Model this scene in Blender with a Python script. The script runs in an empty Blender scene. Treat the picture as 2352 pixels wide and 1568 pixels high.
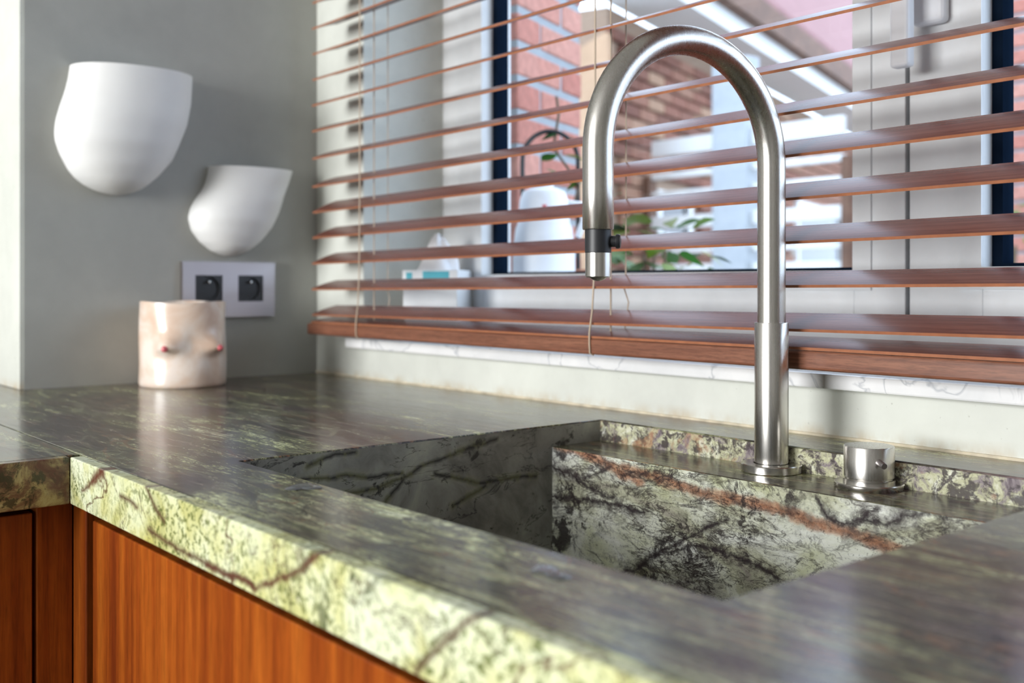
import bpy, bmesh, math, random
from mathutils import Vector, Matrix, noise as mnoise

random.seed(7)
SC = bpy.context.scene
COL = SC.collection
# z = 0 is the worktop surface; the floor lies 0.92 m below it.
FLOOR = -0.92
CEIL = 1.62

# ------------------------------------------------------------------ camera
cam_d = bpy.data.cameras.new('camera')
cam = bpy.data.objects.new('camera', cam_d)
COL.objects.link(cam)
cam.location = (1.6587, -0.9349, 0.154)
cam.rotation_euler = (math.pi / 2, 0, math.atan2(0.7675, 0.6411))
cam_d.sensor_width = 36
cam_d.lens = 37.126
cam_d.shift_y = -129 / 2352
cam_d.clip_start = 0.02
cam_d.dof.use_dof = True
cam_d.dof.focus_distance = 0.965
cam_d.dof.aperture_fstop = 5.0
SC.camera = cam

# ------------------------------------------------------------------ world, lights, exposure
SC.view_settings.view_transform = 'Standard'
SC.view_settings.look = 'None'
SC.view_settings.gamma = 1.0
SC.view_settings.use_curve_mapping = False
SC.view_settings.exposure = 0.0

world = bpy.data.worlds.new('sky')
SC.world = world
world.use_nodes = True
wn = world.node_tree.nodes['Background']
wn.inputs[0].default_value = (0.66, 0.80, 1.0, 1)
wn.inputs[1].default_value = 4.2


def area(name, loc, rot, sx, sy, power, col):
    l = bpy.data.lights.new(name, 'AREA')
    l.shape = 'RECTANGLE'
    l.size = sx
    l.size_y = sy
    l.energy = power
    l.color = col
    o = bpy.data.objects.new(name, l)
    o.location = loc
    o.rotation_euler = rot
    COL.objects.link(o)
    return o


# daylight through the glazed garden door in the wall behind the camera
area('door_daylight', (0.62, -4.62, 0.62), (math.radians(90), 0, 0), 1.9, 1.45, 222, (1.0, 0.985, 0.95))


# ------------------------------------------------------------------ helpers
class NT:
    def __init__(self, name):
        self.m = bpy.data.materials.new(name)
        self.m.use_nodes = True
        self.t = self.m.node_tree
        self.t.nodes.clear()
        self.out = self.t.nodes.new('ShaderNodeOutputMaterial')

    def n(self, typ, ins=None, **kw):
        nd = self.t.nodes.new('ShaderNode' + typ)
        for k, v in kw.items():
            setattr(nd, k, v)
        for k, v in (ins or {}).items():
            s = nd.inputs[k]
            if isinstance(v, bpy.types.NodeSocket):
                self.t.links.new(v, s)
            else:
                if isinstance(v, tuple) and len(v) == 3 and s.type == 'RGBA':
                    v = v + (1,)
                s.default_value = v
        return nd

    def coord(self, scale=(1, 1, 1), rot=(0, 0, 0), loc=(0, 0, 0)):
        c = self.n('TexCoord')
        return self.n('Mapping', {0: c.outputs['Object'], 'Scale': scale, 'Rotation': rot, 'Location': loc}).outputs[0]

    def noise(self, vec, scale, detail=4, rough=.55, dist=0.0, lac=2.0):
        return self.n('TexNoise', {'Vector': vec, 'Scale': scale, 'Detail': detail, 'Roughness': rough,
                                   'Distortion': dist, 'Lacunarity': lac}).outputs[0]

    def ramp(self, fac, stops, interp='LINEAR'):
        r = self.n('ValToRGB', {0: fac})
        cr = r.color_ramp
        cr.interpolation = interp
        while len(cr.elements) < len(stops):
            cr.elements.new(0.5)
        for e, (p, c) in zip(cr.elements, stops):
            e.position = p
            if not isinstance(c, tuple):
                c = (c, c, c)
            e.color = c + (1,) if len(c) == 3 else c
        return r.outputs[0]

    def mix(self, fac, a, b, mode='MIX'):
        m = self.n('Mix', data_type='RGBA', blend_type=mode)
        for k, v in ((0, fac), (6, a), (7, b)):
            s = m.inputs[k]
            if isinstance(v, bpy.types.NodeSocket):
                self.t.links.new(v, s)
            else:
                s.default_value = (v + (1,)) if isinstance(v, tuple) and len(v) == 3 else v
        return m.outputs[2]

    def math(self, op, a, b=0.0, c=None):
        m = self.n('Math', {0: a, 1: b}, operation=op)
        if c is not None:
            m.inputs[2].default_value = c
        return m.outputs[0]

    def warp(self, vec, scale, amt, detail=3):
        nz = self.n('TexNoise', {'Vector': vec, 'Scale': scale, 'Detail': detail})
        s = self.n('VectorMath', {0: nz.outputs[1], 1: (.5, .5, .5)}, operation='SUBTRACT').outputs[0]
        s = self.n('VectorMath', {0: s, 'Scale': amt}, operation='SCALE').outputs[0]
        return self.n('VectorMath', {0: vec, 1: s}, operation='ADD').outputs[0]

    def bsdf(self, col, rough=.5, metal=0.0, bump=None, bstr=.1, bdist=.002, **kw):
        ins = {'Base Color': col, 'Roughness': rough, 'Metallic': metal}
        ins.update(kw)
        p = self.n('BsdfPrincipled', {k.replace('_', ' '): v for k, v in ins.items()})
        if bump is not None:
            b = self.n('Bump', {'Height': bump, 'Strength': bstr, 'Distance': bdist})
            self.t.links.new(b.outputs[0], p.inputs['Normal'])
        self.t.links.new(p.outputs[0], self.out.inputs[0])
        return self.m


def plain(name, col, rough=.5, metal=0.0, var=.06, vscale=30, **kw):
    t = NT(name)
    nz = t.noise(t.coord(), vscale, 3)
    k = t.ramp(nz, [(.3, 1 - var), (.7, 1 + var)])
    c = t.mix(1.0, col, k, 'MULTIPLY')
    return t.bsdf(c, rough, metal, bump=nz, bstr=.04, **kw)


def crack(t, vec, scale, width, soft):
    """thin branching cracks: 1 on a crack, 0 off it"""
    v = t.n('TexVoronoi', {'Vector': vec, 'Scale': scale}, feature='DISTANCE_TO_EDGE').outputs[0]
    return t.ramp(v, [(width, 1.0), (width + soft, 0.0)])


def ridge(t, vec, scale, width, detail=5, dist=.6, rough=.55):
    n = t.noise(vec, scale, detail, rough, dist)
    a = t.math('ABSOLUTE', t.math('SUBTRACT', n, 0.5))
    return t.ramp(a, [(0.0, 1.0), (width, 0.0)])


def vein_field(t, plane, lines, wob=.006, wscale=28):
    """distance to the polylines of single veins in this slab; plane 'xz' or 'yz'"""
    p = t.warp(t.warp(t.coord(), wscale, wob, 5), wscale * 5, wob * .35, 4)
    keep = (1, 0, 1) if plane == 'xz' else (0, 1, 1)
    p = t.n('VectorMath', {0: p, 1: keep}, operation='MULTIPLY').outputs[0]
    best = None
    for ln in lines:
        for (a0, a1), (b0, b1) in zip(ln, ln[1:]):
            a = (a0, 0, a1) if plane == 'xz' else (0, a0, a1)
            ba = Vector((b0 - a0, 0, b1 - a1)) if plane == 'xz' else Vector((0, b0 - a0, b1 - a1))
            pa = t.n('VectorMath', {0: p, 1: a}, operation='SUBTRACT').outputs[0]
            k = ba / ba.length_squared
            h = t.n('VectorMath', {0: pa, 1: tuple(k)}, operation='DOT_PRODUCT').outputs['Value']
            h = t.n('Clamp', {0: h}).outputs[0]
            q = t.n('VectorMath', {0: tuple(ba), 'Scale': h}, operation='SCALE').outputs[0]
            d = t.n('VectorMath', {0: pa, 1: q}, operation='DISTANCE').outputs['Value']
            best = d if best is None else t.math('MINIMUM', best, d)
    return best


# ------------------------------------------------------------------ stone materials (slabs of one green marble, each with its own figure)
def stone_top():
    t = NT('green_marble_polished_top')
    rz = math.radians(-8)
    v0 = t.coord(scale=(0.36, 1.3, 1.0), rot=(0, 0, rz))
    v = t.warp(v0, 3.0, .35, 4)
    v = t.warp(v, 14, .05)
    base = t.noise(v, 7.0, 11, .70, .5)
    c = t.ramp(base, [(.30, (.026, .018, .019)), (.41, (.060, .042, .042)), (.48, (.088, .080, .050)),
                      (.55, (.165, .170, .090)), (.62, (.31, .33, .185)), (.72, (.52, .55, .36))])
    # brown-purple drifts
    pv = t.noise(t.warp(v0, 4, .4), 4.2, 6, .62, .9)
    c = t.mix(t.ramp(pv, [(.51, 0.0), (.64, .7)]), c, t.ramp(base, [(.35, (.030, .017, .020)), (.6, (.115, .070, .076))]))
    # fine streaks that follow the grain
    s = t.noise(t.warp(t.coord(scale=(.14, 1.0, 1), rot=(0, 0, rz)), 5, .05), 120, 8, .72, .6)
    c = t.mix(1.0, c, t.ramp(s, [(.36, .22), (.50, .95), (.62, 2.6)]), 'MULTIPLY')
    f = t.noise(t.coord(scale=(.5, 1.0, 1)), 330, 5, .75)
    c = t.mix(1.0, c, t.ramp(f, [(.36, .55), (.52, 1.0), (.66, 1.7)]), 'MULTIPLY')
    # pale green and dark veins
    c = t.mix(t.math('MULTIPLY', ridge(t, v, 4.5, .012, 8), .65), c, (.30, .31, .20))
    c = t.mix(t.math('MULTIPLY', ridge(t, t.warp(v0, 7, .25), 7.5, .013, 9, .5, .68), .9), c, (.018, .011, .011))
    c = t.mix(t.math('MULTIPLY', ridge(t, t.warp(v0, 10, .16), 19.0, .022, 8, .4, .7), .8), c, (.022, .014, .014))
    c = t.mix(t.math('MULTIPLY', ridge(t, t.warp(v0, 5, .2), 10.0, .007, 8), .8), c, (.25, .12, .06))
    b = t.noise(t.coord(scale=(.5, 1, 1)), 170, 3)
    rr = t.ramp(s, [(.3, .14), (.7, .24)])
    return t.bsdf(c, rr, bump=b, bstr=.04, bdist=.0005, Specular_IOR_Level=.40)


def stone_fascia():
    t = NT('green_marble_front_edge')
    v0 = t.coord(scale=(1, 1, 1))
    v = t.warp(v0, 9, .07)
    big = t.noise(v, 7.5, 6, .6, .5)
    c = t.ramp(big, [(.28, (.34, .36, .16)), (.40, (.54, .54, .23)), (.50, (.68, .71, .42)), (.60, (.74, .79, .58)), (.74, (.60, .62, .42))])
    # yellow and white clouds
    y = t.noise(v, 21, 4, .6)
    c = t.mix(t.ramp(y, [(.52, 0.0), (.68, .55)]), c, (.50, .46, .10))
    c = t.mix(t.ramp(y, [(.30, .6), (.42, 0.0)]), c, (.80, .82, .70))
    # moss-green speckle, dense in places
    sp = t.noise(t.warp(v0, 60, .012), 190, 4, .7)
    den = t.noise(v, 12, 3)
    spk = t.math('MULTIPLY', t.ramp(sp, [(.50, 0.0), (.57, 1.0)]), t.ramp(den, [(.38, .08), (.60, .9)]))
    c = t.mix(spk, c, (.11, .14, .035))
    # dark green blots
    bl = t.noise(t.warp(v0, 22, .05), 26, 5, .62, .4)
    bm = t.noise(v0, 5.2, 2)
    blm = t.math('MULTIPLY', t.ramp(bl, [(.56, 0.0), (.63, 1.0)]), t.ramp(bm, [(.44, 0.0), (.52, .95)]))
    blm = t.math('MULTIPLY', blm, t.ramp(t.math('SUBTRACT', t.n('SeparateXYZ', {0: v0}).outputs[0], .6), [(.45, .25), (.56, 1.0)]))
    c = t.mix(blm, c, (.055, .075, .030))
    # rust brown veins
    c = t.mix(t.math('MULTIPLY', ridge(t, t.warp(t.coord(scale=(1, 1, 1.6), rot=(0, .5, 0)), 8, .10), 4.4, .011, 6), .92), c, (.10, .042, .022))
    c = t.mix(t.math('MULTIPLY', ridge(t, t.warp(v0, 14, .07), 8, .006, 8, .5, .62), .85), c, (.08, .06, .035))
    dv = vein_field(t, 'xz', [[(.8577, .0003), (.8767, -.0124), (.8951, -.0205)], [(.8034, -.0153), (.8279, -.0153), (.8413, -.0181)],
                              [(.8641, -.0324), (.9099, -.0346), (.9491, -.0361), (.9878, -.0369), (1.0282, -.0356), (1.0438, -.0368)],
                              [(1.221, -.0392), (1.2354, -.0261), (1.2522, -.0127), (1.2709, .0007)]], .008, 30)
    c = t.mix(t.ramp(dv, [(.0004, .9), (.0013, 0.0)]), c, (.085, .04, .025))
    dv2 = vein_field(t, 'xz', [[(.970, -.0369), (1.0282, -.0356), (1.0438, -.0368)], [(1.0401, -.0381), (1.075, -.0237), (1.1005, -.0144), (1.1137, -.0057), (1.1224, .0005)],
                               [(.7627, -.0011), (.7393, -.013), (.7106, -.0253)]], .008, 30)
    dn = t.math('ADD', dv2, t.math('MULTIPLY', t.math('SUBTRACT', t.noise(v0, 120, 6, .72), .5), .009))
    c = t.mix(t.ramp(dn, [(.0005, .92), (.0026, 0.0)]), c, (.105, .042, .028))
    dv3 = vein_field(t, 'xz', [[(.7627, -.0011), (.7500, -.0075), (.7393, -.013)]], .006, 30)
    c = t.mix(t.ramp(t.math('ADD', dv3, t.math('MULTIPLY', t.math('SUBTRACT', t.noise(v0, 90, 6, .72), .5), .012)), [(.003, .92), (.006, 0.0)]), c, (.13, .045, .028))
    rb = t.noise(v0, 3.3, 2)
    c = t.mix(t.math('MULTIPLY', t.ramp(t.noise(v, 14, 6, .7), [(.60, 0.0), (.66, .9)]), t.ramp(rb, [(.54, 0.0), (.60, 1.0)])), c, (.12, .05, .03))
    return t.bsdf(c, .24, bump=sp, bstr=.06, bdist=.0006)


def stone_left_fascia():
    t = NT('green_marble_dark_brown_edge')
    v0 = t.coord()
    v = t.warp(v0, 12, .06)
    c = t.ramp(t.noise(v, 30, 9, .72, .6), [(.32, (.06, .025, .018)), (.44, (.17, .10, .05)), (.53, (.36, .29, .12)), (.66, (.52, .47, .24))])
    c = t.mix(t.ramp(t.noise(t.warp(v0, 40, .03), 70, 7, .72), [(.50, 0.0), (.57, .9)]), c, (.03, .032, .015))
    c = t.mix(t.math('MULTIPLY', ridge(t, v, 7, .03), .9), c, (.10, .03, .022))
    return t.bsdf(c, .24)


def stone_basin():
    t = NT('pale_veined_marble_basin')
    v0 = t.coord()
    flow = t.coord(scale=(.62, 1, 1.9), rot=(0, math.radians(-20), 0))
    v = t.warp(t.warp(flow, 6, .16), 22, .03)
    base = t.noise(v, 9.0, 10, .68, .4)
    c = t.ramp(base, [(.26, (.12, .09, .09)), (.35, (.36, .33, .28)), (.44, (.52, .53, .38)), (.51, (.70, .72, .60)), (.64, (.86, .88, .83))])
    c = t.mix(t.ramp(t.noise(t.warp(v0, 9, .1), 11, 6), [(.52, 0.0), (.64, .6)]), c, (.50, .53, .24))
    # grey-purple clouds made of fine threads
    cl = t.ramp(t.noise(t.warp(flow, 6, .2), 6.0, 6, .6), [(.50, 0.0), (.64, 1.0)])
    th = ridge(t, t.warp(flow, 16, .06), 26, .075, 8, .3, .72)
    c = t.mix(t.math('MULTIPLY', t.math('ADD', t.math('MULTIPLY', th, .6), .30), cl), c, (.10, .075, .085))
    # rust orange vein running down across the back wall
    dz = vein_field(t, 'xz', [[(.800, -.020), (.8613, -.0272), (.8926, -.0375), (.9285, -.0445)],
                              [(.905, -.034), (.968, -.0385), (.9923, -.0414), (1.0208, -.0442), (1.0578, -.0424), (1.1039, -.0464), (1.1362, -.0501), (1.1689, -.0525), (1.2036, -.0590), (1.30, -.085)]], .010, 22)
    wid = t.math('ADD', dz, t.math('MULTIPLY', t.math('SUBTRACT', t.noise(v0, 48, 6, .72), .5), .016))
    orange = t.ramp(t.noise(v0, 60, 6, .75), [(.35, (.12, .045, .025)), (.5, (.36, .16, .085)), (.66, (.60, .39, .25))])
    c = t.mix(t.ramp(wid, [(.0032, .95), (.0072, 0.0)]), c, orange)
    # dark dendritic veins at several sizes, thinning out and vanishing
    den = t.ramp(t.noise(t.warp(v0, 4, .1), 6.5, 4), [(.38, .25), (.58, 1.0)])
    for sc, wd, k, am in ((3.6, .013, 9, .95), (7.5, .014, 9, .9), (15, .015, 8, .85), (34, .022, 7, .6)):
        r = ridge(t, t.warp(t.warp(flow, 5 + sc * .6, .12), 40, .015), sc, wd, k, .5, .66)
        c = t.mix(t.math('MULTIPLY', t.math('MULTIPLY', r, am), den), c, (.032, .022, .024))
    w2 = t.warp(t.warp(t.coord(scale=(.8, 1, 1.4), rot=(0, math.radians(30), 0)), 10, .14), 45, .025)
    c = t.mix(t.math('MULTIPLY', ridge(t, w2, 6.0, .010, 9, .5, .68), .85), c, (.035, .024, .026))
    # the bold black veins of this slab
    dv = vein_field(t, 'xz', [[(.7766, -.0449), (.815, -.048), (.8581, -.0625), (.8895, -.0633)], [(.9017, -.1389), (.9457, -.1171), (1.0028, -.0784), (1.0383, -.0622)],
                              [(.9457, -.1171), (.9843, -.0991), (1.0157, -.0921), (1.0457, -.0913), (1.0673, -.0977), (1.0904, -.1072)],
                              [(1.132, -.0289), (1.1446, -.0405), (1.165, -.0465), (1.1961, -.0354), (1.2432, -.022)], [(1.1749, -.0443), (1.1904, -.0251)],
                              [(.8484, -.0503), (.8645, -.0436), (.8802, -.0343)], [(.7766, -.0782), (.8352, -.075), (.8865, -.0715), (.9285, -.0712)]], .022, 30)
    dn = t.math('ADD', dv, t.math('MULTIPLY', t.math('SUBTRACT', t.noise(v0, 90, 5, .7), .5), .005))
    c = t.mix(t.ramp(dn, [(.0004, .95), (.0022, 0.0)]), c, (.028, .020, .024))
    c = t.mix(t.math('MULTIPLY', t.ramp(dn, [(.001, .9), (.012, 0.0)]), t.ramp(t.noise(v0, 70, 7, .75), [(.46, 0.0), (.54, .85)])), c, (.045, .033, .036))
    # black blots that gather along the veins
    bl = t.noise(t.warp(v0, 24, .06), 46, 8, .74)
    bm = t.noise(t.warp(v0, 5, .1), 8, 4)
    c = t.mix(t.math('MULTIPLY', t.ramp(bl, [(.50, 0.0), (.57, 1.0)]), t.ramp(bm, [(.50, 0.0), (.62, .92)])), c, (.030, .022, .024))
    sp = t.noise(v0, 300, 4, .7)
    c = t.mix(1.0, c, t.ramp(sp, [(.34, .45), (.43, 1.0)]), 'MULTIPLY')
    return t.bsdf(c, .3, bump=sp, bstr=.05, bdist=.0006)


def stone_basin_side():
    t = NT('grey_olive_cracked_marble_basin_side')
    v0 = t.coord()
    v = t.warp(v0, 8, .1)
    c = t.ramp(t.noise(v, 11, 8, .66, .4), [(.30, (.08, .075, .065)), (.45, (.21, .205, .185)), (.56, (.30, .30, .265)), (.70, (.42, .42, .34))])
    w0 = t.coord(scale=(1, .55, 1.7), rot=(math.radians(24), 0, 0))
    c = t.mix(t.math('MULTIPLY', ridge(t, t.warp(t.warp(w0, 7, .10), 34, .018), 12, .008, 7, .4, .6), .8), c, (.014, .012, .012))
    dv = vein_field(t, 'yz', [[(-.4638, -.0249), (-.427, -.0258), (-.4149, -.0237), (-.3945, -.0296), (-.3519, -.0309)],
                              [(-.417, -.0424), (-.382, -.0418), (-.3519, -.0364), (-.3298, -.0261), (-.2883, -.0174), (-.2347, -.0072)],
                              [(-.4581, -.0129), (-.4309, -.0046), (-.4068, -.0021)], [(-.3139, -.0353), (-.2595, -.0511), (-.1776, -.0529)],
                              [(-.2907, -.0705), (-.2472, -.0546)], [(-.3735, -.0572), (-.3497, -.0367)]], .010, 26)
    c = t.mix(t.ramp(dv, [(.0009, .97), (.0026, 0.0)]), c, (.008, .006, .007))
    c = t.mix(t.math('MULTIPLY', t.ramp(dv, [(.002, .30), (.007, 0.0)]), t.ramp(t.noise(v0, 60, 5), [(.45, 0.0), (.55, 1.0)])), c, (.30, .30, .13))
    bl = t.noise(t.warp(v0, 22, .06), 30, 6, .7)
    c = t.mix(t.ramp(bl, [(.59, 0.0), (.64, .9)]), c, (.02, .018, .018))
    return t.bsdf(c, .3)


def stone_upstand():
    t = NT('mottled_green_marble_step')
    v0 = t.coord()
    v = t.warp(v0, 18, .06)
    c = t.ramp(t.noise(v, 40, 9, .75, .5), [(.32, (.09, .065, .08)), (.42, (.27, .23, .24)), (.50, (.48, .48, .30)), (.58, (.64, .64, .50)), (.68, (.80, .80, .76))])
    bl = t.noise(t.warp(v0, 50, .03), 80, 8, .75)
    c = t.mix(t.ramp(bl, [(.48, 0.0), (.56, .92)]), c, (.055, .042, .045))
    c = t.mix(t.ramp(t.noise(v, 30, 5), [(.58, 0.0), (.66, .7)]), c, (.42, .22, .12))
    return t.bsdf(c, .3)


M = {}
M['top'] = stone_top()
M['fascia'] = stone_fascia()
M['lfascia'] = stone_left_fascia()
M['basin'] = stone_basin()
M['basin_side'] = stone_basin_side()
M['step'] = stone_upstand()


def mat_plaster(name, col, dirty=.0):
    t = NT(name)
    v = t.coord()
    n = t.noise(v, 3.0, 6, .6, .4)
    c = t.mix(1.0, col, t.ramp(n, [(.3, .88), (.7, 1.06)]), 'MULTIPLY')
    n2 = t.noise(v, 26, 5, .6)
    c = t.mix(1.0, c, t.ramp(n2, [(.3, .96), (.7, 1.03)]), 'MULTIPLY')
    if dirty:
        sp = t.noise(v, 210, 2)
        c = t.mix(t.ramp(sp, [(.70, 0.0), (.75, dirty)]), c, (.30, .30, .26))
        z = t.n('SeparateXYZ', {0: v}).outputs[2]
        st = t.noise(t.coord(scale=(1, 1, .5)), 22, 5, .65)
        m = t.math('MULTIPLY', t.ramp(st, [(.42, 0.0), (.66, .8)]), t.ramp(z, [(.0, 1.0), (.014, 0.0)]))
        c = t.mix(m, c, (.42, .30, .15))
    return t.bsdf(c, .62, bump=n2, bstr=.08, bdist=.002)


M['plaster'] = mat_plaster('pale_grey_green_plaster', (.64, .655, .60), .5)
M['plaster_left'] = mat_plaster('shade_grey_plaster', (.40, .405, .38))  # lamp wall: its shade is put into a darker plaster colour
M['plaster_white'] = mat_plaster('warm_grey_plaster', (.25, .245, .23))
M['ceiling'] = plain('white_ceiling_paint', (.55, .55, .54), .7)


def mat_wood_door():
    t = NT('orange_brown_mahogany_veneer')
    n = t.noise(t.coord(scale=(1, 1, .03)), 34, 6, .6, .15)
    c = t.ramp(n, [(.30, (.135, .020, .003)), (.45, (.25, .050, .005)), (.56, (.34, .080, .008)), (.72, (.42, .118, .013))])
    f = t.noise(t.coord(scale=(1, 1, .05)), 420, 4, .7)
    c = t.mix(1.0, c, t.ramp(f, [(.32, .72), (.55, 1.08)]), 'MULTIPLY')
    g = t.noise(t.coord(scale=(1, 1, .35)), 150, 2)
    c = t.mix(1.0, c, t.ramp(g, [(.3, .9), (.7, 1.06)]), 'MULTIPLY')
    return t.bsdf(c, .38, bump=f, bstr=.05, bdist=.0006, Specular_IOR_Level=.3)


def mat_slat():
    t = NT('dark_red_brown_lacquered_slat')
    n = t.noise(t.coord(scale=(.03, 1, 1)), 130, 6, .65, .2)
    c = t.ramp(n, [(.30, (.105, .034, .024)), (.50, (.165, .056, .040)), (.70, (.215, .078, .056))])
    f = t.noise(t.coord(scale=(.06, 1, 1)), 620, 3, .7)
    c = t.mix(1.0, c, t.ramp(f, [(.36, .78), (.55, 1.05)]), 'MULTIPLY')
    return t.bsdf(c, .27, bump=f, bstr=.05, bdist=.0005, Specular_IOR_Level=.3, IOR=1.22)


def mat_rail():
    t = NT('red_brown_rail_wood')
    n = t.noise(t.coord(scale=(.03, 1, 1)), 150, 6, .65, .2)
    c = t.ramp(n, [(.30, (.13, .047, .028)), (.50, (.20, .078, .045)), (.70, (.27, .115, .068))])
    f = t.noise(t.coord(scale=(.08, 1, 1)), 700, 3, .7)
    c = t.mix(1.0, c, t.ramp(f, [(.36, .72), (.55, 1.05)]), 'MULTIPLY')
    return t.bsdf(c, .36, bump=f, bstr=.08, bdist=.0005)


def mat_steel(name, stretch, col=(.62, .60, .565), rough=.27):
    t = NT(name)
    n = t.noise(t.coord(scale=stretch), 300, 4, .6)
    c = t.mix(1.0, col, t.ramp(n, [(.3, .985), (.7, 1.015)]), 'MULTIPLY')
    r = t.ramp(n, [(.3, rough - .01), (.7, rough + .015)])
    return t.bsdf(c, r, 1.0)


def mat_marble_white():
    t = NT('white_marble_sill')
    v = t.warp(t.coord(), 8, .12)
    n = t.noise(v, 9, 6, .6)
    c = t.ramp(n, [(.3, (.72, .73, .74)), (.6, (.86, .86, .86))])
    c = t.mix(t.math('MULTIPLY', ridge(t, v, 9, .02), .7), c, (.42, .44, .47))
    return t.bsdf(c, .22)


def mat_glass():
    t = NT('window_glass')
    tr = t.n('BsdfTransparent', {0: (.97, .98, .98)})
    gl = t.n('BsdfGlossy', {0: (1, 1, 1), 1: .01})
    fr = t.n('Fresnel', {0: 1.45})
    bf = t.n('NewGeometry').outputs['Backfacing']
    mx = t.n('MixShader', {0: t.math('MULTIPLY', fr.outputs[0], t.math('SUBTRACT', 1.0, bf))})
    t.t.links.new(tr.outputs[0], mx.inputs[1])
    t.t.links.new(gl.outputs[0], mx.inputs[2])
    t.t.links.new(mx.outputs[0], t.out.inputs[0])
    return t.m


def mat_brick(name, a, b, c3):
    t = NT(name)
    inf = t.n('ObjectInfo').outputs['Random']
    col = t.ramp(inf, [(0.0, a), (.5, b), (1.0, c3)])
    n = t.noise(t.coord(), 55, 6, .65)
    col = t.mix(1.0, col, t.ramp(n, [(.3, .75), (.7, 1.15)]), 'MULTIPLY')
    return t.bsdf(col, .85, bump=n, bstr=.3, bdist=.004)


def mat_leaf():
    t = NT('green_leaf')
    inf = t.n('ObjectInfo').outputs['Random']
    col = t.ramp(inf, [(0.0, (.07, .21, .075)), (.55, (.13, .30, .065)), (1.0, (.36, .40, .09))])
    n = t.noise(t.coord(), 40, 4)
    col = t.mix(1.0, col, t.ramp(n, [(.3, .8), (.7, 1.15)]), 'MULTIPLY')
    return t.bsdf(col, .45)


def mat_roof():
    t = NT('pink_red_roof_tile')
    n = t.noise(t.coord(), 6, 5)
    return t.bsdf(t.ramp(n, [(.3, (.23, .095, .09)), (.7, (.29, .13, .125))]), .7)


def mat_floor():
    t = NT('grey_poured_floor')
    n = t.noise(t.coord(), 3, 6)
    return t.bsdf(t.ramp(n, [(.3, (.055, .05, .045)), (.7, (.09, .085, .08))]), .4)


def mat_cup():
    t = NT('glazed_skin_tone_ceramic')
    n = t.noise(t.coord(), 16, 5, .6, .6)
    c = t.ramp(n, [(.3, (.60, .40, .29)), (.46, (.72, .55, .44)), (.60, (.80, .69, .61)), (.75, (.78, .70, .66))])
    return t.bsdf(c, .3, Coat_Weight=.4, Coat_Roughness=.15)


M['door'] = mat_wood_door()
M['slat'] = mat_slat()
M['rail'] = mat_rail()
M['slat_edge'] = plain('lit_orange_slat_edge', (.33, .125, .06), .4, var=.12, vscale=90)
M['steel'] = mat_steel('brushed_stainless_steel', (1, 1, .02))
M['steel_round'] = mat_steel('turned_stainless_steel', (1, 1, .05), rough=.24)
M['plate'] = mat_steel('brushed_nickel_plate', (1, .05, 1), (.44, .405, .41), .36)
M['sill'] = mat_marble_white()
M['glass'] = mat_glass()
M['brick'] = mat_brick('salmon_red_brick', (.46, .17, .13), (.53, .22, .17), (.58, .28, .22))
M['brick_far'] = mat_brick('brown_red_brick', (.15, .055, .035), (.25, .10, .065), (.38, .23, .145))
M['mortar'] = plain('grey_mortar', (.34, .37, .40), .9)
M['mortar_far'] = plain('sandy_mortar', (.32, .22, .155), .9)
M['leaf'] = mat_leaf()
M['stem'] = plain('brown_plant_stem', (.16, .11, .07), .7)
M['roof'] = mat_roof()
M['floor'] = mat_floor()
M['cup'] = mat_cup()
M['tip'] = plain('pink_glaze', (.62, .13, .15), .3)
M['lamp'] = plain('matt_white_plaster_lamp', (.80, .80, .79), .55, var=.015)
M['black'] = plain('black_rubber', (.016, .017, .02), .45)
M['black_plastic'] = plain('black_plastic', (.018, .019, .022), .35)
M['dark_void'] = plain('dark_cabinet_interior', (.012, .007, .005), .9, Specular_IOR_Level=.1)
M['white_frame'] = plain('white_window_frame_paint', (.84, .86, .87), .38, var=.03)
M['gasket'] = plain('dark_blue_black_gasket', (.006, .012, .024), .9, Specular_IOR_Level=0.0)
M['cord'] = plain('beige_blind_cord', (.50, .40, .30), .8)
M['sealant'] = plain('beige_sealant', (.58, .51, .38), .6, var=.3, vscale=40)
M['white_plastic'] = plain('white_plastic', (.82, .83, .86), .4, var=.02)
M['card'] = plain('white_printed_card', (.78, .81, .83), .5, var=.03)
M['teal'] = plain('teal_print', (.05, .42, .52), .5)
M['tissue'] = plain('white_tissue_paper', (.86, .86, .87), .9, var=.02)
M['white_wood'] = plain('white_painted_timber', (.74, .74, .73), .5, var=.03)
M['grey_white'] = plain('grey_white_paint', (.40, .43, .46), .5)
M['tan'] = plain('tan_render', (.50, .32, .20), .85, var=.1, vscale=6)
M['brown_wood'] = plain('brown_timber', (.15, .075, .045), .7, var=.25, vscale=12)
M['dark_glass'] = plain('dark_window_glass', (.05, .045, .045), .12)
M['terracotta'] = plain('terracotta', (.36, .15, .09), .8)
M['ground'] = plain('garden_paving', (.36, .33, .30), .9, var=.15, vscale=8)
M['stone_sill'] = plain('grey_stone_outer_sill', (.42, .42, .41), .7)


def mat_water():
    t = NT('clear_water')
    return t.bsdf((.55, .57, .58), .03, Specular_IOR_Level=.9, Transmission_Weight=.85, IOR=1.33)


M['water'] = mat_water()


def tag(o, label=None, cat=None, group=None, kind=None):
    if label:
        o['label'] = label
    if cat:
        o['category'] = cat
    if group:
        o['group'] = group
    if kind:
        o['kind'] = kind
    return o


def empty(name, loc=(0, 0, 0), label=None, cat=None, group=None, rotz=0):
    o = bpy.data.objects.new(name, None)
    o.empty_display_size = .05
    o.location = loc
    o.rotation_euler = (0, 0, rotz)
    COL.objects.link(o)
    return tag(o, label, cat, group)


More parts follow.
